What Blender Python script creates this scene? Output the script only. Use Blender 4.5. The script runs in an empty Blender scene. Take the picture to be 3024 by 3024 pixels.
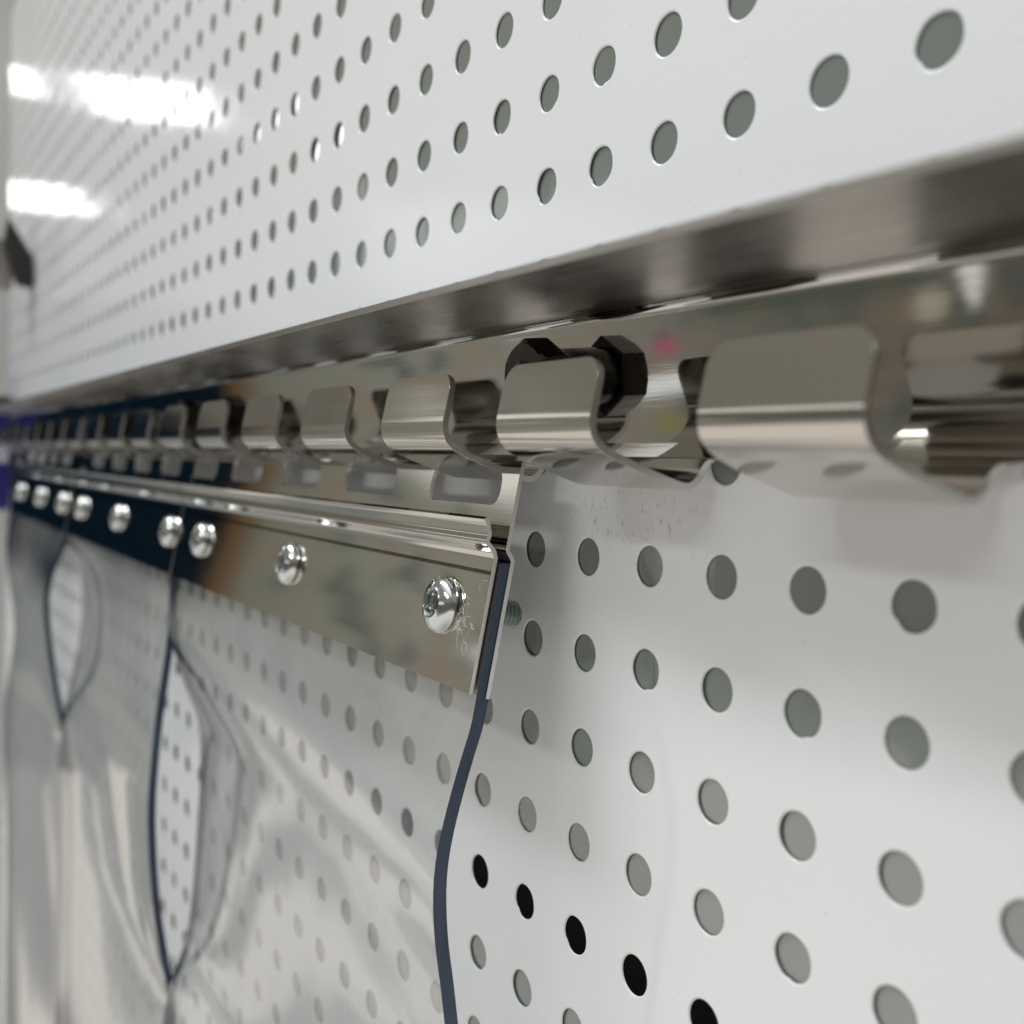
import bpy, bmesh, math, random
from mathutils import Vector, Matrix
random.seed(7)
S = 0.015                                   # one hole pitch of the wall panel, in metres
def V(x, y, z): return (x * S, -z * S, y * S)   # x along the wall, y up, z out of the wall
scene = bpy.context.scene
col = scene.collection

# ------------------------------------------------------------------ helpers
def link(o, parent=None):
    col.objects.link(o)
    if parent: o.parent = parent
    return o
def mesh_obj(name, verts, faces, mat, parent=None, smooth=30, raw=False, mats=None, fm=None):
    me = bpy.data.meshes.new(name)
    me.from_pydata(verts if raw else [V(*v) for v in verts], [], faces)
    for m in (mats or [mat]): me.materials.append(m)
    if fm: me.polygons.foreach_set('material_index', fm)
    me.update()
    bm = bmesh.new(); bm.from_mesh(me)
    bmesh.ops.recalc_face_normals(bm, faces=bm.faces); bm.to_mesh(me); bm.free()
    if smooth:
        me.shade_smooth(); me.set_sharp_from_angle(angle=math.radians(smooth))
    o = bpy.data.objects.new(name, me)
    return link(o, parent)
def empty(name, loc):
    o = bpy.data.objects.new(name, None); o.empty_display_size = 0.01
    o.location = V(*loc)
    return link(o)
def rebase(root):
    """parts are modelled in scene coordinates; keep them there under their thing"""
    for ch in root.children: ch.matrix_parent_inverse = Matrix.Translation(-root.location)
def tag(o, label=None, cat=None, group=None, kind=None):
    if label: o['label'] = label
    if cat: o['category'] = cat
    if group: o['group'] = group
    if kind: o['kind'] = kind
def bevel(o, w, seg=2, ang=40):
    m = o.modifiers.new('bevel', 'BEVEL'); m.width = w * S; m.segments = seg
    m.limit_method = 'ANGLE'; m.angle_limit = math.radians(ang); m.harden_normals = True

def smooth_line(pts, n):
    """Catmull-Rom through 2-D points"""
    out = []
    P = [tuple(2 * a - b for a, b in zip(pts[0], pts[1]))] + list(pts) + [tuple(2 * a - b for a, b in zip(pts[-1], pts[-2]))]
    for i in range(1, len(P) - 2):
        for k in range(n):
            t = k / n
            out.append(tuple(0.5 * ((2 * P[i][d]) + (-P[i-1][d] + P[i+1][d]) * t + (2*P[i-1][d] - 5*P[i][d] + 4*P[i+1][d] - P[i+2][d]) * t*t
                        + (-P[i-1][d] + 3*P[i][d] - 3*P[i+1][d] + P[i+2][d]) * t**3) for d in range(2)))
    out.append(tuple(pts[-1]))
    return out
def fillet(pts, rad, n=6):
    """rounds the inner corners of an open 2-D polyline"""
    out = [pts[0]]
    for i in range(1, len(pts) - 1):
        p = Vector(pts[i]); a = Vector(pts[i-1]) - p; b = Vector(pts[i+1]) - p
        r = rad[i] if isinstance(rad, (list, tuple)) else rad
        ang = a.angle(b); d = min(r / math.tan(ang / 2), a.length * .49, b.length * .49)
        p0 = p + a.normalized() * d; p1 = p + b.normalized() * d
        ea = min(.012, (a.length - d) * .3); eb = min(.012, (b.length - d) * .3)
        out.append(tuple(p0 + a.normalized() * ea))            # keeps the flat beside the bend flat-shaded
        for k in range(n + 1):
            t = k / n
            out.append(tuple(p0 * (1-t)**2 + p * 2*t*(1-t) + p1 * t*t))
        out.append(tuple(p1 + b.normalized() * eb))
    out.append(pts[-1])
    return out
def offset_line(pts, d):
    out = []
    for i, p in enumerate(pts):
        a = Vector(pts[max(i-1, 0)]); b = Vector(pts[min(i+1, len(pts)-1)])
        t = (b - a).normalized()
        out.append((p[0] - t[1] * d, p[1] + t[0] * d))
    return out

# ------------------------------------------------------------------ materials
def mat(name):
    m = bpy.data.materials.new(name); m.use_nodes = True
    nt = m.node_tree
    return m, nt, nt.nodes['Principled BSDF'], nt.nodes['Material Output']
def node(nt, kind, **kw):
    n = nt.nodes.new(kind)
    for k, v in kw.items():
        if k in n.inputs: n.inputs[k].default_value = v
        else: setattr(n, k, v)
    return n
def math_node(nt, op, a, b=None, c=None, clamp=False):
    n = nt.nodes.new('ShaderNodeMath'); n.operation = op; n.use_clamp = clamp
    for i, v in enumerate((a, b, c)):
        if v is None: continue
        if isinstance(v, (int, float)): n.inputs[i].default_value = v
        else: nt.links.new(v, n.inputs[i])
    return n.outputs[0]
def coords(nt, scale=(1, 1, 1)):
    g = node(nt, 'ShaderNodeNewGeometry')
    mp = node(nt, 'ShaderNodeMapping'); mp.inputs['Scale'].default_value = scale
    nt.links.new(g.outputs['Position'], mp.inputs['Vector'])
    return mp.outputs[0]
def noise(nt, vec, scale, detail=3, rough=.5):
    n = node(nt, 'ShaderNodeTexNoise'); n.inputs['Scale'].default_value = scale
    n.inputs['Detail'].default_value = detail; n.inputs['Roughness'].default_value = rough
    nt.links.new(vec, n.inputs['Vector']); return n.outputs['Fac']
def ramp(nt, fac, stops, interp='LINEAR'):
    r = node(nt, 'ShaderNodeValToRGB'); r.color_ramp.interpolation = interp
    e = r.color_ramp.elements
    while len(e) > 1: e.remove(e[-1])
    for i, (p, c) in enumerate(stops):
        x = e[0] if i == 0 else e.new(p)
        x.position = p; x.color = (*c, 1) if len(c) == 3 else c
    nt.links.new(fac, r.inputs[0]); return r.outputs[0]
def bump(nt, b, h, strength, dist):
    n = node(nt, 'ShaderNodeBump'); n.inputs['Strength'].default_value = strength; n.inputs['Distance'].default_value = dist
    nt.links.new(h, n.inputs['Height']); nt.links.new(n.outputs[0], b.inputs['Normal'])

def steel(name, base, r0, r1, bumps=.05, grain=(60, 900, 900)):
    m, nt, b, o = mat(name)
    b.inputs['Metallic'].default_value = 1
    b.inputs['Base Color'].default_value = (*base, 1)
    v = coords(nt, grain); f = noise(nt, v, 1, 4, .6)
    big = noise(nt, coords(nt), 90, 3)
    mixed = math_node(nt, 'ADD', math_node(nt, 'MULTIPLY', f, .5), math_node(nt, 'MULTIPLY', big, .5))
    mr = node(nt, 'ShaderNodeMapRange'); nt.links.new(mixed, mr.inputs[0])
    mr.inputs[1].default_value = .3; mr.inputs[2].default_value = .7
    mr.inputs[3].default_value = r0; mr.inputs[4].default_value = r1
    nt.links.new(mr.outputs[0], b.inputs['Roughness'])
    bump(nt, b, f, bumps, .0002)
    return m
M_rail = steel('rail_steel', (.57, .56, .535), .025, .075, .02)
M_hook = steel('hook_steel', (.61, .58, .53), .07, .14, .025)
M_cut = steel('cut_steel_edge', (.70, .69, .66), .28, .45, .2)
M_flange = steel('flange_steel', (.46, .445, .43), .24, .36, .14, (8, 700, 700))
M_clip = steel('clip_steel', (.60, .585, .54), .035, .085, .015)
M_zinc = steel('zinc_plating', (.66, .69, .70), .06, .16, .10)
M_thread = steel('dull_zinc', (.34, .40, .40), .25, .4, .1)
M_black, nt, b, o = mat('black_oxide')
b.inputs['Base Color'].default_value = (.055, .052, .048, 1); b.inputs['Metallic'].default_value = .85
nt.links.new(ramp(nt, noise(nt, coords(nt), 700, 4), [(.3, (.14,)*3), (.7, (.34,)*3)]), b.inputs['Roughness'])
bump(nt, b, noise(nt, coords(nt), 1500, 3), .15, .0001)

# glossy white enamel of the perforated panel with a few scuffs
M_wall, nt, b, o = mat('white_enamel')
pos = coords(nt)
spots = noise(nt, pos, 1500, 2, .4)
speck = ramp(nt, spots, [(.0, (0,)*3), (.755, (0,)*3), (.775, (1,)*3)])
g = node(nt, 'ShaderNodeNewGeometry'); sx = node(nt, 'ShaderNodeSeparateXYZ'); nt.links.new(g.outputs['Position'], sx.inputs[0])
def band(v, c, w):
    d = math_node(nt, 'ABSOLUTE', math_node(nt, 'SUBTRACT', v, c * S))
    return math_node(nt, 'SUBTRACT', 1.0, math_node(nt, 'DIVIDE', d, w * S), clamp=True)
scuff_zone = math_node(nt, 'MULTIPLY', band(sx.outputs[0], 1.75, 1.3), band(sx.outputs[2], .42, .34))
sc = math_node(nt, 'MULTIPLY', noise(nt, coords(nt, (1, 1, .35)), 2300, 3, .6), math_node(nt, 'ADD', .55, math_node(nt, 'MULTIPLY', noise(nt, pos, 420, 2), .9)))
scuff = math_node(nt, 'MULTIPLY', ramp(nt, sc, [(.60, (0,)*3), (.68, (1,)*3)]), math_node(nt, 'POWER', scuff_zone, .7))
tone = noise(nt, pos, 14, 3)
base = ramp(nt, tone, [(.3, (.785, .805, .83)), (.7, (.81, .825, .845))])
mx = node(nt, 'ShaderNodeMixRGB'); mx.inputs[2].default_value = (.13, .125, .12, 1)
nt.links.new(base, mx.inputs[1])
nt.links.new(math_node(nt, 'MAXIMUM', math_node(nt, 'MULTIPLY', speck, .55), math_node(nt, 'MULTIPLY', scuff, .75)), mx.inputs[0])
nt.links.new(mx.outputs[0], b.inputs['Base Color'])
nt.links.new(ramp(nt, noise(nt, pos, 45, 5, .65), [(.35, (.05,)*3), (.7, (.12,)*3)]), b.inputs['Roughness'])
b.inputs['IOR'].default_value = 1.5
bump(nt, b, noise(nt, pos, 200, 2), .014, .0004)

M_back, nt, b, o = mat('grey_green_enamel')
b.inputs['Base Color'].default_value = (.18, .207, .19, 1); b.inputs['IOR'].default_value = 2.3; b.inputs['Roughness'].default_value = .09
bump(nt, b, noise(nt, coords(nt), 60, 2), .01, .001)
M_gap_shade, nt, b, o = mat('black_gap_shade')  # flat black colour stands in for the shade inside the open seam
b.inputs['Base Color'].default_value = (.004, .004, .004, 1); b.inputs['Roughness'].default_value = .8

# clear PVC: see-through sheet with a glossy skin, dense navy cut edges
M_pvc, nt, b, o = mat('clear_pvc'); nt.nodes.remove(b)
geo = node(nt, 'ShaderNodeNewGeometry')
ior = math_node(nt, 'SUBTRACT', 1.5, math_node(nt, 'MULTIPLY', geo.outputs['Backfacing'], 1.5 - 1/1.5))
wav = noise(nt, coords(nt, (1, 1, .16)), 26, 1.0, .4)
bm_ = node(nt, 'ShaderNodeBump'); bm_.inputs['Strength'].default_value = .12; bm_.inputs['Distance'].default_value = .0015
nt.links.new(wav, bm_.inputs['Height'])
fr = node(nt, 'ShaderNodeFresnel'); nt.links.new(ior, fr.inputs['IOR']); nt.links.new(bm_.outputs[0], fr.inputs['Normal'])
tr = node(nt, 'ShaderNodeBsdfTransparent'); tr.inputs[0].default_value = (.955, .965, .965, 1)
gl = node(nt, 'ShaderNodeBsdfGlossy'); gl.inputs['Roughness'].default_value = .05; nt.links.new(bm_.outputs[0], gl.inputs['Normal'])
df = node(nt, 'ShaderNodeBsdfDiffuse'); df.inputs[0].default_value = (.72, .69, .66, 1)
smear = ramp(nt, noise(nt, coords(nt, (1, 1, .14)), 38, 5, .6), [(.38, (.03,)*3), (.74, (.18,)*3)])
ms = node(nt, 'ShaderNodeMixShader'); nt.links.new(smear, ms.inputs[0]); nt.links.new(tr.outputs[0], ms.inputs[1]); nt.links.new(df.outputs[0], ms.inputs[2])
mm = node(nt, 'ShaderNodeMixShader'); nt.links.new(math_node(nt, 'MULTIPLY', fr.outputs[0], 1.35, clamp=True), mm.inputs[0])
nt.links.new(ms.outputs[0], mm.inputs[1]); nt.links.new(gl.outputs[0], mm.inputs[2]); nt.links.new(mm.outputs[0], o.inputs[0])
M_edge, nt, b, o = mat('pvc_cut_edge')
nt.links.new(ramp(nt, noise(nt, coords(nt, (1, 1, .3)), 160, 4, .6), [(.35, (.020, .034, .066)), (.68, (.048, .074, .122))]), b.inputs['Base Color']); b.inputs['Roughness'].default_value = .22
bump(nt, b, noise(nt, coords(nt), 900, 2), .1, .0002)
def plain(name, c, rough, metal=0):
    m, nt, b, o = mat(name)
    f = noise(nt, coords(nt), 120, 3)
    nt.links.new(ramp(nt, f, [(.3, tuple(x * .93 for x in c)), (.7, tuple(min(1, x * 1.05) for x in c))]), b.inputs['Base Color'])
    b.inputs['Roughness'].default_value = rough; b.inputs['Metallic'].default_value = metal
    return m

# ------------------------------------------------------------------ perforated panel
def hole_ring(n, r): return [(r * math.cos(2*math.pi*(k+.5)/n), r * math.sin(2*math.pi*(k+.5)/n)) for k in range(n)]
def square_ring(n):
    out = []
    for k in range(n):
        a = 2*math.pi*k/n; c, s = math.cos(a), math.sin(a); m = .5 / max(abs(c), abs(s)); out.append((c*m, s*m))
    return out
X0, X1, Y0, Y1 = -46, 18, -27, 21
vs, fs = [], []
T = .019; R = .196
for i in range(X0, X1 + 1):
    n = 32 if i > -10 else (16 if i > -24 else 8)
    sq = square_ring(n)
    for j in range(Y0, Y1 + 1):
        jr = random.uniform(-.004, .004); jx = random.uniform(-.004, .004)
        rr = R + random.uniform(-.004, .004)
        burr = random.random() < .22; ba = random.uniform(3.6, 5.6)
        rings = [[(i + x, j + y, 0) for x, y in sq]]
        for r, z in ((rr + .048, 0), (rr + .034, 0), (rr + .022, .0015), (rr + .010, -.002), (rr + .002, -.007), (rr, -.012), (rr, -T)):
            ring = []
            for k in range(n):
                a = 2*math.pi*k/n; q = r
                if burr and r < rr + .02 and n == 32:
                    d = abs((a - ba + math.pi) % (2*math.pi) - math.pi)
                    q = r - .016 * math.exp(-(d/.16)**2) + .002 * math.sin(5*a + ba) 
                ring.append((i + jx + q*math.cos(a), j + jr + q*math.sin(a), z))
            rings.append(ring)
        rings.append([(i + x, j + y, -T) for x, y in sq])
        b0 = len(vs)
        for rg in rings: vs += rg
        for a in range(len(rings) - 1):
            for k in range(n):
                k2 = (k + 1) % n
                fs.append((b0 + a*n + k, b0 + a*n + k2, b0 + (a+1)*n + k2, b0 + (a+1)*n + k))
me = bpy.data.meshes.new('perforated_panel'); me.from_pydata([V(*v) for v in vs], [], fs); me.materials.append(M_wall)
me.update()
bmx = bmesh.new(); bmx.from_mesh(me); bmesh.ops.remove_doubles(bmx, verts=bmx.verts, dist=1e-6)
bmesh.ops.recalc_face_normals(bmx, faces=bmx.faces); bmx.to_mesh(me); bmx.free()
me.shade_smooth(); me.set_sharp_from_angle(angle=math.radians(80))
panel = link(bpy.data.objects.new('perforated_panel', me))
tag(panel, 'glossy white enamelled metal panel punched all over with rows of round holes', 'panel')

# gently rippled sheets lying close behind the holes, with an open seam behind one row of holes
def box(name, x0, x1, y0, y1, z0, z1, m, parent=None):
    v = [(x, y, z) for x in (x0, x1) for y in (y0, y1) for z in (z0, z1)]
    f = [(0,1,3,2), (4,6,7,5), (0,4,5,1), (2,3,7,6), (0,2,6,4), (1,5,7,3)]
    return mesh_obj(name, v, f, m, parent, smooth=0)
GLINT_TILT = {(-6, 6): (.080, -.019), (-7, 6): (.062, -.045), (-8, 7): (.071, .020), (-9, 7): (.054, -.006), (-10, 7): (.038, -.03),
        (-16, 7): (.064, .037), (-17, 7): (.055, .017), (-18, 7): (.047, -.003)}
def ripple(x, y):
    z = -.033 + .0052 * math.sin(7.0*x + 1.4*y) + .0030 * math.sin(11.3*x - 3.1*y + 1) - .0030 * math.sin(4.9*y - 2.0*x)
    t = GLINT_TILT.get((round(x), round(y)))                       # facets added behind chosen holes, aimed to throw lamp glints at the camera
    if t: z = -.040 + max(-.022, min(.022, t[0] * (x - round(x)) + t[1] * (y - round(y))))
    return z
def backing(y0, y1):
    nx, ny = 720, max(4, int((y1 - y0) * 7)); v = []; f = []
    for d in (0, .06):
        for j in range(ny + 1):
            for i in range(nx + 1):
                x = X0 - 1 + (X1 - X0 + 2) * i / nx; y = y0 + (y1 - y0) * j / ny
                v.append((x, y, ripple(x, y) - d))
    m = nx + 1; off = m * (ny + 1)
    for j in range(ny):
        for i in range(nx):
            q = j*m + i; f.append((q, q+1, q+m+1, q+m)); f.append((off+q, off+q+m, off+q+m+1, off+q+1))
    for i in range(nx):
        for q in (i, ny*m + i): f.append((q, q+1, off+q+1, off+q))
    for j in range(ny):
        for q in (j*m, j*m + nx): f.append((q, q+m, off+q+m, off+q))
    o = mesh_obj('wall', v, f, M_back, smooth=40)
    tag(o, 'grey green sheet seen through the round holes', kind='structure'); return o
backing(-3.62, Y1 + 1); backing(Y0 - 1, -4.52)
o = box('wall', X0 - 1, X1 + 1, -5.6, -2.6, -1.6, -1.5, M_gap_shade); tag(o, 'black sheet standing in for the darkness of the gap behind one row of holes', kind='structure')

# ------------------------------------------------------------------ hanging rail
TH = .068
rail = empty('hanging_rail', (0, 1.0, .1))
tag(rail, 'long polished stainless steel rail with upturned hooks fixed along the white panel', 'rail')
RX0, RX1 = -40.5, 18.5
PB, PC, PT = (.194, 1.03), (.203, 1.17), (.345, 2.415)                       # plate front line (z, y): bottom, top bend
tilt = math.atan2(PC[0] - PT[0], PT[1] - PC[1])
FL = 1.725                                                  # flange width
fl_end = (PT[0] + FL, PT[1])
prof = fillet([PB, PC, PT, fl_end], [0, .06, .11, 0], 8)
other = offset_line(prof, -TH)
# front side must keep clear of the wall: sheet grows towards the wall / upwards
n_ = ((prof[1][1]-prof[0][1]), -(prof[1][0]-prof[0][0]))
if other[0][0] > prof[0][0]: other = offset_line(prof, TH)
def extrude_sheet(name, A, B, x0, x1, m, parent, nx=1, smooth=30):
    loop = list(A) + list(reversed(B)); n = len(loop); v = []; f = []
    for k in range(nx + 1):
        x = x0 + (x1 - x0) * k / nx
        v += [(x, p[1], p[0]) for p in loop]
    for k in range(nx):
        for i in range(n):
            j = (i + 1) % n; f.append((k*n + i, k*n + j, (k+1)*n + j, (k+1)*n + i))
    h = len(A)
    for base in (0, nx*n):
        for i in range(h - 1):
            f.append((base + i, base + i + 1, base + n - 2 - i, base + n - 1 - i))
    return mesh_obj(name, v, f, m, parent, smooth)
rail_plate = extrude_sheet('back_plate', prof, other, RX0, RX1, M_rail, rail)
bevel(rail_plate, .012)
# fixing holes through the flange, cut with short cylinders at build time
def cut_holes(o, spots, radius, axis_dir, h=.4):
    v, f = [], []
    ax = Vector(axis_dir).normalized(); u = ax.orthogonal().normalized(); w = ax.cross(u)
    for c in spots:
        c = Vector(c); b0 = len(v); n = 32
        for s in (-1, 1):
            for k in range(n):
                a = 2*math.pi*k/n; p = c + ax*h*s + u*radius*math.cos(a) + w*radius*math.sin(a); v.append(tuple(p))
        f.append([b0 + k for k in reversed(range(n))]); f.append([b0 + n + k for k in range(n)])
        for k in range(n): f.append((b0+k, b0+(k+1)%n, b0+n+(k+1)%n, b0+n+k))
    c = mesh_obj('cutter', v, f, M_rail, smooth=0)
    md = o.modifiers.new('cut', 'BOOLEAN'); md.object = c; md.operation = 'DIFFERENCE'; md.solver = 'EXACT'
    bpy.context.view_layer.update()
    dg = bpy.context.evaluated_depsgraph_get()
    nm = bpy.data.meshes.new_from_object(o.evaluated_get(dg))
    o.modifiers.clear(); o.data = nm
    bpy.data.objects.remove(c, do_unlink=True)
def on_flange(x, t): return (x, PT[1] + .03, PT[0] + t)
rail_plate.modifiers.clear()
cut_holes(rail_plate, [on_flange(x, 1.2) for x in (11.4, 1.16, -9.13, -19.4, -29.7)], .18, (0, 1, 0))
rail_plate.data.materials.append(M_flange)
for p_ in rail_plate.data.polygons:
    if p_.center.z > (PT[1] - .005) * S: p_.material_index = 1
rail_plate.data.shade_smooth(); rail_plate.data.set_sharp_from_angle(angle=math.radians(30))
bevel(rail_plate, .010)

# one hook: strip of sheet, outer line (z, y) from the lip down round the trough and up to the plate
HX = 2.93; PITCH = 2.52; HW = 1.47
hook_line = [(1.318, 1.842), (1.337, 1.750), (1.367, 1.600), (1.400, 1.440), (1.420, 1.340), (1.415, 1.243), (1.380, 1.150), (1.312, 1.077),
             (1.222, 1.022), (1.00, .936), (.70, .836), (.50, .774), (.40, .752), (.31, .757), (.235, .803), (.172, .885), (.146, .965), (PB[0] - TH + .002, 1.03)]
HO = smooth_line(hook_line, 4)
HI = offset_line(HO, TH)
if HI[len(HI)//2][1] < HO[len(HO)//2][1]: HI = offset_line(HO, -TH)
HI[-1] = PB
arc = [0]
for a, b_ in zip(HO, HO[1:]): arc.append(arc[-1] + math.dist(a, b_))
def inset(s):
    r = .20; a = 0
    if s < r: a = r - math.sqrt(max(0, r*r - (r - s)**2))
    e = arc[-1] - s; q = .16
    if e < q: a = -(q - math.sqrt(max(0, q*q - (q - e)**2)))
    return a
def hook_mesh():
    cols = 6; v = []; f = []; n = len(HO)
    # finer stations near the rounded lip corners
    for side in (HO, HI):
        for s, p in zip(arc, side):
            a = inset(s)
            for k in range(cols + 1):
                x = -HW + a + (HW - 2*a) * k / cols
                v.append((x, p[1], p[0]))
    m = cols + 1; off = n * m
    for i in range(n - 1):
        for k in range(cols):
            q = i*m + k
            f.append((q, q+1, q+m+1, q+m)); f.append((off+q, off+q+m, off+q+m+1, off+q+1))
        for k in (0, cols):
            q = i*m + k; f.append((q, q+m, off+q+m, off+q))
    for i in (0, n - 1):
        for k in range(cols):
            q = i*m + k; f.append((q, q+1, off+q+1, off+q))
    return v, f
# denser arc stations at the lip so the corner rounding reads
def densify():
    global HO, HI, arc
    L0 = arc[-1]; st = [.20 * (1 - math.cos(math.pi/2 * k/8)) for k in range(8)] + [.2 + (L0 - .36) * k / 46 for k in range(47)] + [L0 - .16 + .16 * math.sin(math.pi/2 * k/7) for k in range(1, 8)]
    def at(line, s):
        for i in range(len(arc) - 1):
            if arc[i+1] >= s - 1e-9:
                t = (s - arc[i]) / (arc[i+1] - arc[i]); return tuple(line[i][d]*(1-t) + line[i+1][d]*t for d in range(2))
        return line[-1]
    HO, HI, arc = [at(HO, s) for s in st], [at(HI, s) for s in st], st
densify()
hv, hf = hook_mesh()
hfm = [0 if len({q % 7 for q in f}) == 2 and max(f) - min(f) < 20 else 1 for f in hf]
proto = mesh_obj('hook', hv, hf, None, rail, smooth=40, mats=[M_hook, M_cut], fm=hfm)
bevel(proto, .014, 2, 50)
xs = [HX + 2.76 * 5, HX + 2.76 * 4, HX + 2.76 * 3, HX + 2.76 * 2, HX + 2.76] + [HX - PITCH * k for k in range(17)]
for k, x in enumerate(xs):
    h = proto if k == 0 else proto.copy()
    if k: col.objects.link(h); h.parent = rail
    h.location = V(x, 0, 0)

# black hex screws through the plate
def lathe(name, rings, m, parent, n=32, smooth=35, base=(0,0,0), ax=(0,0,1), up=(0,1,0), sides=None):
    """rings: (radius, height along the axis, sides-shaping) """
    A = Vector(ax).normalized(); U = (Vector(up) - A * Vector(up).dot(A)).normalized(); W = A.cross(U); B = Vector(base)
    v = []; f = []
    for r, h, shp in rings:
        for k in range(n):
            a = 2*math.pi*k/n; rr = r
            if shp == 'hex':
                t = (a % (math.pi/3)) - math.pi/6; rr = r * math.cos(math.pi/6) / math.cos(t)
            v.append(tuple(B + A*h + U*rr*math.cos(a) + W*rr*math.sin(a)))
    for i in range(len(rings) - 1):
        for k in range(n):
            k2 = (k+1) % n; f.append((i*n+k, i*n+k2, (i+1)*n+k2, (i+1)*n+k))
    f.append([k for k in reversed(range(n))]); f.append([(len(rings)-1)*n + k for k in range(n)])
    return mesh_obj(name, v, f, m, parent, smooth)
pn = (0, math.sin(tilt), math.cos(tilt))
screws = []
for k, x in enumerate((1.1, 11.4, -11.6, -21.4, -31.4)):
    y = (1.825, 1.8, 1.7, 1.7, 1.7)[k]; t = (y - PC[1]) / (PT[1] - PC[1]); z = PC[0] + (PT[0] - PC[0]) * t - .02
    if k == 0:
        hd = lathe('hex_screw', [(.40, .33, 'hex'), (.415, .35, 'hex'), (.415, .62, 'hex'), (.36, .655, None), (.20, .66, None), (.17, .62, None)], M_black, rail, 36, 30, (0,0,0), pn)
        sh = lathe('shank', [(.30, .004, None), (.30, .34, None)], M_black, hd, 36, 30, (0,0,0), pn)
        hd.location = V(x, y, z)
        bevel(hd, .02, 2, 25); screws.append(hd)
    else:
        h2 = hd.copy(); col.objects.link(h2); h2.parent = rail; h2.location = V(x, y, z)
        s2 = sh.copy(); col.objects.link(s2); s2.parent = h2
rebase(rail)

# ------------------------------------------------------------------ strip clamps
CT = math.radians(10.26)
C_top = Vector((0, .97, .69))                              # top edge of the clamp back plate (x, y, z)
Cd = Vector((0, -math.cos(CT), math.sin(CT))); Cn = Vector((0, math.sin(CT), math.cos(CT)))
def cp(x, s, off): p = C_top + Cd*s + Cn*off; return (x, p.y, p.z)
PT_ = .045
def rounded_rect(x0, x1, s0, s1, r, n=6):
    out = []
    for cx, cy, a0 in ((x1-r, s1-r, 0), (x0+r, s1-r, 90), (x0+r, s0+r, 180), (x1-r, s0+r, 270)):
        for k in range(n + 1):
            a = math.radians(a0 + 90*k/n); out.append((cx + r*math.cos(a), cy + r*math.sin(a)))
    return out
def back_plate_mesh(x0, x1, slots, s0, s1, lower):
    """slotted band between s0..s1 plus a joggled lower sheet extruded along x"""
    v = []; f = []
    def add(p): v.append(p); return len(v) - 1
    edges = [x0] + [(a[0] + b[1]) / 2 for a, b in zip(slots[1:], slots[:-1])][::-1] + [x1]
    edges = sorted(edges)
    sl = sorted(slots)
    for (a, b), e0, e1 in zip(sl, edges, edges[1:]):
        hole = rounded_rect(a, b, .085, .475, .15)
        outer = []
        for (x, s) in hole:
            cx, cs = (a + b)/2, .28; dx, ds = x - cx, s - cs
            tx = ((e1 - cx) / dx) if dx > 1e-9 else ((e0 - cx) / dx if dx < -1e-9 else 1e9)
            ts = ((s1 - cs) / ds) if ds > 1e-9 else ((s0 - cs) / ds if ds < -1e-9 else 1e9)
            t = min(tx, ts); outer.append((cx + dx*t, cs + ds*t))
        # snap the nearest outer samples to the four corners
        for cxy in ((e0, s0), (e1, s0), (e0, s1), (e1, s1)):
            q = min(range(len(outer)), key=lambda i: math.dist(outer[i], cxy)); outer[q] = cxy
        n = len(hole)
        ids = [[add(cp(x, s, o)) for x, s in L] for L, o in ((outer, 0), (hole, 0), (hole, -PT_), (outer, -PT_))]
        for k in range(n):
            k2 = (k+1) % n
            for q in range(3): f.append((ids[q][k], ids[q][k2], ids[q+1][k2], ids[q+1][k]))
    # rims: top and both ends of the band
    def quad(*p): f.append([add(q) for q in p])
    quad(cp(x0, s0, 0), cp(x1, s0, 0), cp(x1, s0, -PT_), cp(x0, s0, -PT_))
    for x in (x0, x1): quad(cp(x, s0, 0), cp(x, s1, 0), cp(x, s1, -PT_), cp(x, s0, -PT_))
    A = lower; B = offset_line(lower, -PT_)
    if B[0][1] > A[0][1]: B = offset_line(lower, PT_)
    n = len(A)
    ia = [[add(cp(x, s, o)) for s, o in L] for x in (x0, x1) for L in (A, B)]
    for i in range(n - 1):
        f.append((ia[0][i], ia[0][i+1], ia[2][i+1], ia[2][i])); f.append((ia[1][i], ia[3][i], ia[3][i+1], ia[1][i+1]))
        for e in (0, 2): f.append((ia[e][i], ia[e][i+1], ia[e+1][i+1], ia[e+1][i]))
    f.append((ia[0][-1], ia[2][-1], ia[3][-1], ia[1][-1]))
    return v, f
S1 = .60; LEN = 2.43
low_back = fillet([(S1, 0), (.93, 0), (1.02, -.085), (LEN, -.085)], .05, 5)
front_line = fillet([(.655, .285), (.70, .245), (.80, .205), (.885, .225), (.965, .115), (1.03, .085), (1.2, .085), (LEN - .02, .085)], .05, 4)

def button_bolt(parent, x):
    c = cp(x, 1.60, 0)
    rings = [(.285, .085, None), (.305, .097, None), (.315, .12, None), (.306, .14, None)]
    rings += [(.306 * math.cos(t), .14 + .135 * math.sin(t), None) for t in [math.radians(a) for a in (12, 24, 36, 46, 55)]]
    rings += [(.168, .256, None), (.158, .251, 'hex'), (.148, .232, 'hex'), (.146, .14, 'hex'), (.05, .125, None)]
    hd = lathe('button_bolt', rings, M_zinc, parent, 48, 28, c, tuple(Cn))
    th = []
    h = -.82
    while h < -.13:
        th += [(.135, h, None), (.158, h + .018, None), (.158, h + .028, None), (.135, h + .046, None)]; h += .052
    lathe('thread', [(.12, -.845, None)] + th, M_thread, hd, 24, 20, c, tuple(Cn))
    lathe('nut_washer', [(.30, -.145, None), (.30, -.128, None)], M_zinc, hd, 24, 20, c, tuple(Cn))
    return hd

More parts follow.
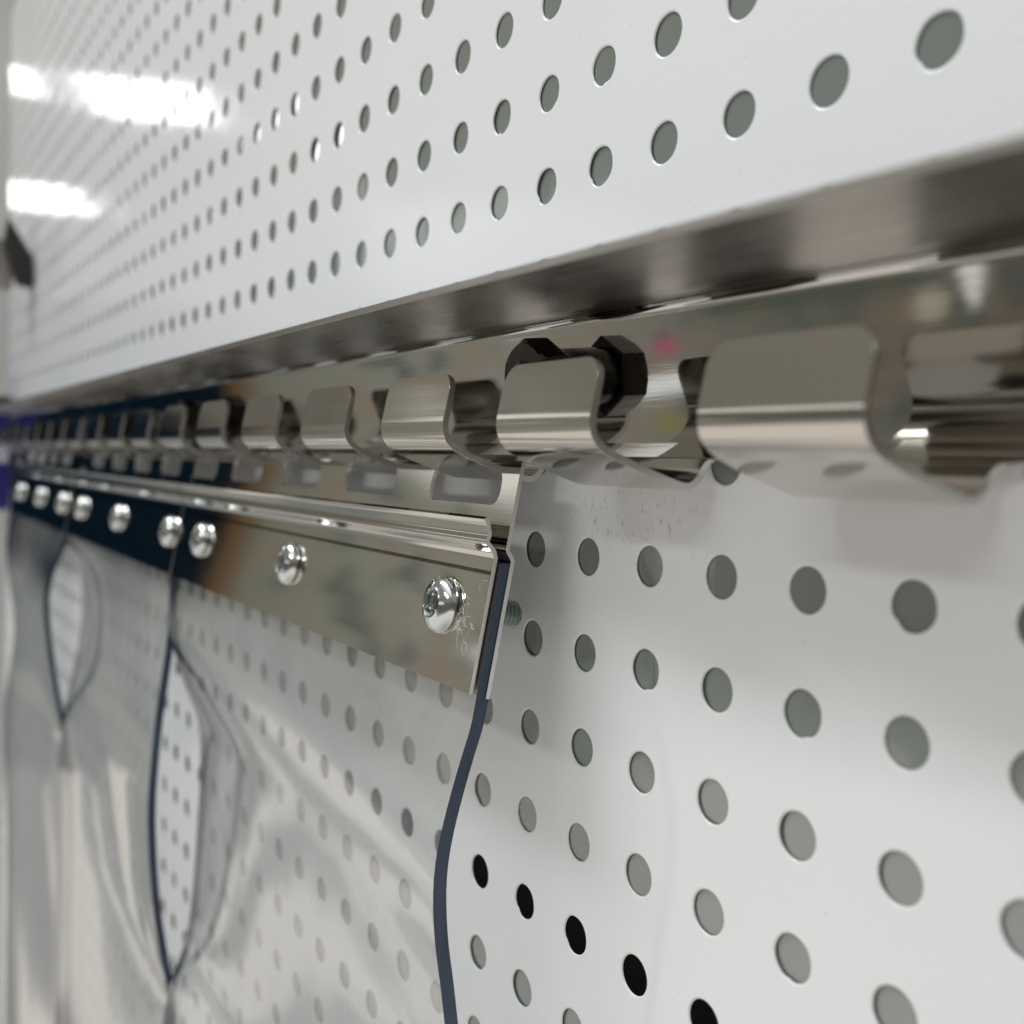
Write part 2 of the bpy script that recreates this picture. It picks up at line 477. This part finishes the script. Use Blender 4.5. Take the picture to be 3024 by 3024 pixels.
def cut_ends(o):
    o.data.materials.append(M_cut)
    for p in o.data.polygons:
        if abs(p.normal.x) > .9: p.material_index = 1
def clamp(label, x1, x0, bolts, fx1, fx0, first):
    root = empty('strip_clamp', (x1, .9, .7)); tag(root, label, 'clamp', 'polished clamps hung on the hooks')
    slots = []
    for k in range(5):
        r = HX - PITCH * (first + k)
        slots.append((r - HW - .05, r + .05))
    v, f = back_plate_mesh(x0, x1, slots, 0, S1, low_back)
    b = mesh_obj('back_plate', v, f, M_clip, root, smooth=25); cut_ends(b)
    A = [(s, o) for s, o in front_line]; B = offset_line(A, -PT_)
    if B[-1][1] > A[-1][1]: B = offset_line(A, PT_)
    loop = A + B[::-1]; n = len(loop); vv = []; ff = []
    for x in (fx0, fx1): vv += [cp(x, s, o) for s, o in loop]
    for i in range(n): j = (i+1) % n; ff.append((i, j, n + j, n + i))
    for base in (0, n):
        for i in range(len(A) - 1): ff.append((base+i, base+i+1, base+n-2-i, base+n-1-i))
    fp = mesh_obj('front_plate', vv, ff, M_clip, root, smooth=35); cut_ends(fp); bevel(fp, .02, 3, 50)
    for bx in bolts: button_bolt(root, bx)
    for ch in root.children: ch.matrix_parent_inverse = Matrix.Translation(-root.location)
    return root
# clamps
clamp('nearest polished steel clamp, its end cut open over a dark strip edge, three round bolts', .775, -11.10, (-.12, -4.80, -9.35), .72, -11.00, 1)
clamp('middle polished steel clamp reflecting dark navy, between the nearest and farthest clamps', -11.18, -23.00, (-11.62, -16.35, -21.05), -11.10, -22.9, 6)
clamp('farthest polished steel clamp, small and blurred beside the dark blue item', -23.08, -35.2, (-24.05, -28.4, -33.2), -23.0, -35.1, 11)

# ------------------------------------------------------------------ clear strips
def interp(tbl, y):
    if y >= tbl[0][0]: return tbl[0][1]
    L = len(tbl)
    for i in range(L - 1):
        y1, y2 = tbl[i][0], tbl[i+1][0]
        if y <= y1 and y >= y2:
            t = (y1 - y) / (y1 - y2)
            m = lambda k: (tbl[min(k+1, L-1)][1] - tbl[max(k-1, 0)][1]) / (tbl[max(k-1, 0)][0] - tbl[min(k+1, L-1)][0])
            h = y1 - y2; t2, t3 = t*t, t*t*t
            return (2*t3-3*t2+1)*tbl[i][1] + (t3-2*t2+t)*h*m(i) + (-2*t3+3*t2)*tbl[i+1][1] + (t3-t2)*h*m(i+1)
    return tbl[-1][1]
ytop = cp(0, 1.06, 0)[1]; ymid = cp(0, LEN, 0)[1]
ztop = cp(0, 1.06, .02)[2]; zmid = cp(0, LEN, .02)[2]
HEAD = [(ytop, ztop), (ymid - .02, zmid + .004)]
ST = .150
def strip(label, xr, xl, right, left, y_end=-30, wave=0):
    ny, nx = 160, 40; v = []; f = []; fm = []
    R_ = HEAD + right; L_ = HEAD + left
    ys = [ytop + (y_end - ytop) * (k/ny)**1.35 for k in range(ny + 1)]
    zr = [interp(R_, y) for y in ys]; zl = [interp(L_, y) for y in ys]
    HB = [.5 * (a + b) if y > ymid else zmid + (1.14 - zmid) * min(1, (ymid - y) / 3) for y, a, b in zip(ys, zl, zr)]
    def pt(i, k, side):
        t = k / nx; y = ys[i]
        hang = min(1, max(0, (ymid - y) / 2.5))
        B = HB[i]
        z = B + (zr[i] - B) * t**3 + (zl[i] - B) * (1-t)**3 + hang * .07 * math.sin(math.pi * t) * math.sin(wave + y * .35)
        # a small easing keeps the curl near each edge
        return (xl + (xr - xl)*t, y, z + (0 if side else -ST))
    for side in (1, 0):
        for i in range(ny + 1):
            for k in range(nx + 1): v.append(pt(i, k, side))
    m = nx + 1; off = (ny + 1) * m
    for i in range(ny):
        for k in range(nx):
            q = i*m + k; f.append((q, q+m, q+m+1, q+1)); fm.append(0)
            f.append((off+q, off+q+1, off+q+m+1, off+q+m)); fm.append(0)
        for k in (0, nx):
            q = i*m + k; f.append((q, off+q, off+q+m, q+m)); fm.append(1)
    for i in (0, ny):
        for k in range(nx):
            q = i*m + k; f.append((q, q+1, off+q+1, off+q)); fm.append(1)
    o = mesh_obj('plastic_strip', v, f, None, smooth=45, mats=[M_pvc, M_edge], fm=fm)
    tag(o, label, 'strip', 'clear plastic strips hung from the clamps')
    return o
tail_ = lambda z: [(-14, z), (-30, z)]
R1 = [(-1.70, 1.195), (-2.01, 1.295), (-2.37, 1.405), (-2.785, 1.512), (-3.10, 1.562), (-3.42, 1.570), (-3.85, 1.535), (-4.30, 1.461), (-4.71, 1.40), (-6, 1.22), (-9, 1.0)] + tail_(1.0)
L1 = [(-2.0, 1.21), (-2.5, 1.19), (-3.57, .88), (-4.35, .60), (-5.3, .54), (-6.4, .58), (-8.0, .68), (-8.8, .81), (-9.5, 1.07), (-10.5, 1.2)] + tail_(1.25)
R2 = [(-2.42, 1.18), (-3.3, 1.28), (-4.19, 1.395), (-5.54, 1.50), (-6.39, 1.51), (-7.89, 1.40), (-9.0, 1.23), (-9.67, 1.10), (-10.5, 1.06)] + tail_(1.05)
L2 = [(-2.59, .76), (-4.15, .72), (-5.85, .99), (-7.08, 1.20), (-8.5, 1.3)] + tail_(1.3)
R3 = [(-2.56, 1.57), (-3.33, 1.70), (-4.41, 1.63), (-5.97, 1.41), (-7.08, 1.22), (-9, 1.0)] + tail_(1.0)
L3 = [(-3, 1.3), (-6, 1.0), (-9, 1.3)] + tail_(1.2)
strip('nearest clear plastic strip, its dark cut edge curving down in front of the panel', .76, -11.08, R1, L1, wave=.6)
strip('middle clear plastic strip whose dark edge bows out beside a lens-shaped gap', -11.2, -23.0, R2, L2, wave=2.0)
strip('farthest clear plastic strip hanging milky at the left edge of the picture', -23.1, -35.2, R3, L3, wave=4.0)

# wisp of lint beside the nearest bolt
lv, lf = [], []
for k in range(30):
    x = .26 + abs(random.gauss(0, .17)); s = 1.66 + random.gauss(0, .09) + (x - .2) * .25
    a = random.uniform(0, 6.28); L = random.uniform(.06, .22); cu = random.uniform(-3, 3)
    pts = []
    for i in range(7):
        pts.append((x, s)); x += math.cos(a) * L/6; s += math.sin(a) * L/6; a += cu/6
    r = .0017
    b0 = len(lv)
    for i, (x_, s_) in enumerate(pts):
        for d in range(3): lv.append(cp(x_ + r*math.cos(2.1*d), s_ + r*math.sin(2.1*d), .0895 + .003 * (d == 1) + .012*math.sin(i*.5)))
    for i in range(6):
        for d in range(3): e = (d+1) % 3; lf.append((b0+3*i+d, b0+3*i+e, b0+3*i+3+e, b0+3*i+3+d))
lint = mesh_obj('lint', lv, lf, plain('lint_white', (.62, .60, .56), .9), smooth=0)
tag(lint, 'wispy white lint clinging to the steel beside the nearest bolt head', 'lint', kind='stuff')

# ------------------------------------------------------------------ far end, left edge of the photograph
def bevel_box(name, x0, x1, y0, y1, z0, z1, m, parent=None, w=.12):
    o = box(name, x0, x1, y0, y1, z0, z1, m, parent); bevel(o, w, 3, 40); return o
post = bevel_box('post', -66, -46.7, -40, 34, -3.5, -.15, plain('post_grey', (.30, .30, .29), .5), w=.25)
tag(post, 'grey upright post where the white panel ends at the far left', 'post')
br = empty('bracket', (-38.5, 8, .1)); tag(br, 'blurred black angled bracket with a pale face at the far left', 'bracket')
v = [(-38, 10.3, 1.0), (-38, 8.85, .10), (-38, 7.6, .08), (-38, 7.7, .62), (-38, 9.3, 1.15)]
bl = plain('bracket_black', (.015, .015, .014), .5)
n = len(v); vv = v + [(x - .8, y, z) for x, y, z in v]
o = mesh_obj('arm', vv, [tuple(range(n)), tuple(range(2*n-1, n-1, -1))] + [(i, (i+1) % n, n + (i+1) % n, n + i) for i in range(n)], bl, br, smooth=0)
bevel_box('face_plate', -39.6, -38.9, 7.5, 9.6, .72, 1.6, plain('bracket_pale', (.34, .31, .28), .5), br, w=.1)
for ch in br.children: ch.matrix_parent_inverse = Matrix.Translation(-br.location)
bx = empty('storage_box', (-44, -1.9, 1)); tag(bx, 'dark blue box with a pale band, half out of view at the left edge', 'box')
bevel_box('body', -46.5, -42.2, -1.75, 2.55, .40, 1.5, plain('blue_plastic', (.006, .008, .16), .35), bx)
bevel_box('lid', -46.7, -42.0, 2.56, 3.3, .30, 1.6, plain('lid_dark', (.05, .045, .04), .5), bx)
bevel_box('label_band', -42.2, -42.12, .35, 1.25, .45, 1.45, plain('band_pale', (.45, .45, .55), .4), bx, w=.02)
for ch in bx.children: ch.matrix_parent_inverse = Matrix.Translation(-bx.location)

# ------------------------------------------------------------------ surroundings seen in the steel: procedural room light
w = bpy.data.worlds.new('World'); scene.world = w; w.use_nodes = True
nt = w.node_tree; bg = nt.nodes['Background']
tc = node(nt, 'ShaderNodeTexCoord'); sp = node(nt, 'ShaderNodeSeparateXYZ'); nt.links.new(tc.outputs['Generated'], sp.inputs[0])
az = math_node(nt, 'MULTIPLY', math_node(nt, 'ARCTAN2', math_node(nt, 'MULTIPLY', sp.outputs[1], -1), math_node(nt, 'MULTIPLY', sp.outputs[0], -1)), 180/math.pi)
el = math_node(nt, 'MULTIPLY', math_node(nt, 'ARCSINE', sp.outputs[2]), 180/math.pi)
wob = noise(nt, tc.outputs['Generated'], 9, 4, .6)
cz = node(nt, 'ShaderNodeCombineXYZ'); nt.links.new(math_node(nt, 'MULTIPLY', az, .22), cz.inputs[0]); nt.links.new(math_node(nt, 'MULTIPLY', el, .02), cz.inputs[1]); az_vec = cz.outputs[0]
azw = math_node(nt, 'ADD', az, math_node(nt, 'MULTIPLY', math_node(nt, 'SUBTRACT', wob, .5), 1.4))
a01 = math_node(nt, 'DIVIDE', az, 180)
navy = (.0025, .008, .0145)
midr = ramp(nt, a01, [(0, navy), (17.0/180, navy), (17.25/180, (.13, .075, .035)), (18.2/180, (.12, .07, .035)), (18.5/180, (.18, .182, .15)), (24/180, (.24, .245, .205)),
                     (29/180, (.29, .285, .25)), (36/180, (.25, .245, .215)), (44/180, (.16, .165, .14)), (52/180, (.13, .13, .11)), (60/180, (.10, .09, .075)), (85/180, (.12, .105, .09)), (130/180, (.14, .125, .11)), (1, (.10, .095, .09))])
def smooth(v, a, b_):
    n = node(nt, 'ShaderNodeMapRange'); n.interpolation_type = 'SMOOTHSTEP'
    nt.links.new(v, n.inputs[0]); n.inputs[1].default_value = a; n.inputs[2].default_value = b_; return n.outputs[0]
def mixc(fac, a, b_):
    n = node(nt, 'ShaderNodeMixRGB')
    for i, x in ((0, fac), (1, a), (2, b_)):
        if isinstance(x, tuple): n.inputs[i].default_value = (*x, 1)
        elif isinstance(x, (int, float)): n.inputs[i].default_value = x
        else: nt.links.new(x, n.inputs[i])
    return n.outputs[0]
def blob(c, e, wa, we, soft=.5):
    d = math_node(nt, 'SQRT', math_node(nt, 'ADD', math_node(nt, 'POWER', math_node(nt, 'DIVIDE', math_node(nt, 'SUBTRACT', azw, c), wa), 2), math_node(nt, 'POWER', math_node(nt, 'DIVIDE', math_node(nt, 'SUBTRACT', el, e), we), 2)))
    return smooth(d, 1.0, soft)
mid = mixc(smooth(el, 7.0, 8.2), midr, (.15, .14, .12))
hi = smooth(az, 20, 24)
mid = mixc(hi, mid, midr)
# goods on the shelves opposite: orange-brown cartons, a pink item, pale uprights, cream box
shelf = noise(nt, tc.outputs['Generated'], 26, 3, .55)
mid = mixc(math_node(nt, 'MULTIPLY', math_node(nt, 'MULTIPLY', smooth(shelf, .52, .62), smooth(az, 18.5, 20)), .5), mid, (.26, .18, .115))
mid = mixc(math_node(nt, 'MULTIPLY', math_node(nt, 'MULTIPLY', smooth(shelf, .46, .40), smooth(az, 19, 20)), .7), mid, (.07, .085, .08))
mid = mixc(blob(32.3, .6, 1.9, 1.0, .3), mid, (.60, .62, .60))
mid = mixc(blob(40.2, -3.9, 4.0, .75, .4), mid, (.90, .92, .92))
mid = mixc(blob(39.6, -5.9, 1.0, .7, .5), mid, (.26, .23, .07))
mid = mixc(blob(40.0, -1.9, .75, .45, .6), mid, (.48, .08, .16))
mid = mixc(blob(54.9, .3, .7, 3.0, .7), mid, (.95, .95, .9))
mid = mixc(blob(53.0, -1.9, 1.0, 1.0, .7), mid, (.42, .38, .30))
mid = mixc(math_node(nt, 'MULTIPLY', math_node(nt, 'MULTIPLY', smooth(el, -1.2, -.4), smooth(el, 3.2, 1.4)), math_node(nt, 'MULTIPLY', smooth(az, 41, 43), smooth(az, 53.5, 52))), mid, (.085, .10, .075))
lines = math_node(nt, 'SINE', math_node(nt, 'MULTIPLY', math_node(nt, 'ADD', el, math_node(nt, 'MULTIPLY', wob, 4)), 5.0))
mid = mixc(math_node(nt, 'MULTIPLY', math_node(nt, 'MULTIPLY', smooth(lines, .1, .9), smooth(az, 40, 46)), .35), mid, (.09, .10, .095))
ceil = ramp(nt, math_node(nt, 'DIVIDE', el, 90), [(0, (.16, .155, .14)), (.36, (.25, .235, .20)), (.46, (.62, .62, .60)), (.6, (1.15, 1.20, 1.27)), (1, (1.40, 1.46, 1.54))])
elf = math_node(nt, 'ADD', el, math_node(nt, 'MULTIPLY', math_node(nt, 'SUBTRACT', noise(nt, tc.outputs['Generated'], 14, 2, .4), .5), 5))
lit = smooth(elf, -14.9, -15.6)
beige = ramp(nt, math_node(nt, 'DIVIDE', math_node(nt, 'MULTIPLY', el, -1), 90), [(0, (.80, .745, .68)), (.4, (.76, .71, .655)), (1, (.36, .34, .32))])
grey = (.20, .215, .215)
floor = mixc(lit, (.30, .305, .28), beige)
bandn = noise(nt, az_vec, 1.5, 2, .5)
left = math_node(nt, 'MULTIPLY', smooth(bandn, .47, .53), smooth(az, 15.0, 14.0))
gap = math_node(nt, 'MULTIPLY', smooth(azw, 16.9, 17.3), smooth(azw, 22.3, 21.9))
unlit = math_node(nt, 'MULTIPLY', math_node(nt, 'MAXIMUM', left, gap), smooth(el, -50, -40))
floor = mixc(math_node(nt, 'MULTIPLY', unlit, .85), floor, grey)
c = mixc(smooth(math_node(nt, 'SUBTRACT', el, math_node(nt, 'SUBTRACT', 3.5, math_node(nt, 'MULTIPLY', smooth(az, 18, 24), 3.5))), -7, -12), mid, floor)
c = mixc(smooth(el, 14.5, 17.5), c, ceil)
elw = math_node(nt, 'ADD', el, math_node(nt, 'MULTIPLY', math_node(nt, 'SUBTRACT', wob, .5), 5))
row = math_node(nt, 'MULTIPLY', math_node(nt, 'MULTIPLY', smooth(elw, 7.5, 9.5), smooth(elw, 14.5, 12.5)), math_node(nt, 'MULTIPLY', smooth(az, 22, 27), smooth(az, 100, 80)))
c = mixc(math_node(nt, 'MULTIPLY', row, .9), c, (.95, .95, .92))
nt.links.new(c, bg.inputs[0]); bg.inputs[1].default_value = 1.0

# ceiling lamps of the hall (the long white streaks mirrored in the panel)
def area(name, corners, watts_radiance, colr=(.985, 1, 1)):
    """corners: centre, half-vector a, half-vector b in panel units"""
    cen, a, b_ = (Vector(V(*q)) for q in corners)
    L = bpy.data.lights.new(name, 'AREA'); L.shape = 'RECTANGLE'; L.size = a.length * 2; L.size_y = b_.length * 2
    L.energy = watts_radiance * math.pi * L.size * L.size_y * math.pi / math.pi
    L.color = colr
    o = bpy.data.objects.new(name, L); link(o)
    X = a.normalized(); Yv = b_.normalized(); Z = X.cross(Yv)
    if Z.dot(-cen) > 0: Z, X = -Z, -X                       # area lamps shine along -Z
    Z = X.cross(Yv)
    o.matrix_world = Matrix(((X.x, Yv.x, Z.x, cen.x), (X.y, Yv.y, Z.y, cen.y), (X.z, Yv.z, Z.z, cen.z), (0, 0, 0, 1)))
    return o
area('ceiling_lamp', ((-402, 130, 88), (11, 0, 18), (22, 0, -3.5)), 4.6)
area('ceiling_lamp', ((-592, 130, 78), (10, 0, 17), (30, 0, -4)), 4.6)
area('ceiling_lamp', ((-408, 130, 45), (1.5, 0, 4), (15, 0, -2)), 5)
area('ceiling_lamp', ((-90, 150, 95), (60, 0, 0), (0, 0, 14)), 22)
area('ceiling_lamp', ((20, 150, 230), (70, 0, 0), (0, 0, 16)), 13)

# ------------------------------------------------------------------ camera
Rm = ((0.52585972, 0.0297807, -0.8500498), (-0.0529453, 0.99859492, 0.0022317), (0.84892188, 0.04383258, 0.52669759))
cam = bpy.data.cameras.new('camera'); co = bpy.data.objects.new('camera', cam); link(co)
def D(r): return Vector((r[0], -r[2], r[1]))
r, u, bk = D(Rm[0]), D(Rm[1]), D(Rm[2]); p = Vector(V(10.00759847, .9285196, 6.52164017))
co.matrix_world = Matrix(((r.x, u.x, bk.x, p.x), (r.y, u.y, bk.y, p.y), (r.z, u.z, bk.z, p.z), (0, 0, 0, 1)))
cam.sensor_width = 36; cam.lens = 36 * 2.09742978 / 2
cam.clip_start = .002; cam.clip_end = 60
cam.dof.use_dof = True; cam.dof.focus_distance = 11.2 * S; cam.dof.aperture_fstop = 17.5
scene.camera = co
scene.render.engine = 'CYCLES'
cy = scene.cycles
cy.use_adaptive_sampling = True; cy.adaptive_threshold = .02
cy.max_bounces = 9; cy.diffuse_bounces = 5; cy.glossy_bounces = 5; cy.transparent_max_bounces = 16; cy.transmission_bounces = 8
cy.use_denoising = True; cy.sample_clamp_indirect = 6; cy.blur_glossy = .3
vs_ = scene.view_settings; vs_.view_transform = 'Standard'; vs_.look = 'None'; vs_.gamma = 1; vs_.exposure = .15; vs_.use_curve_mapping = False
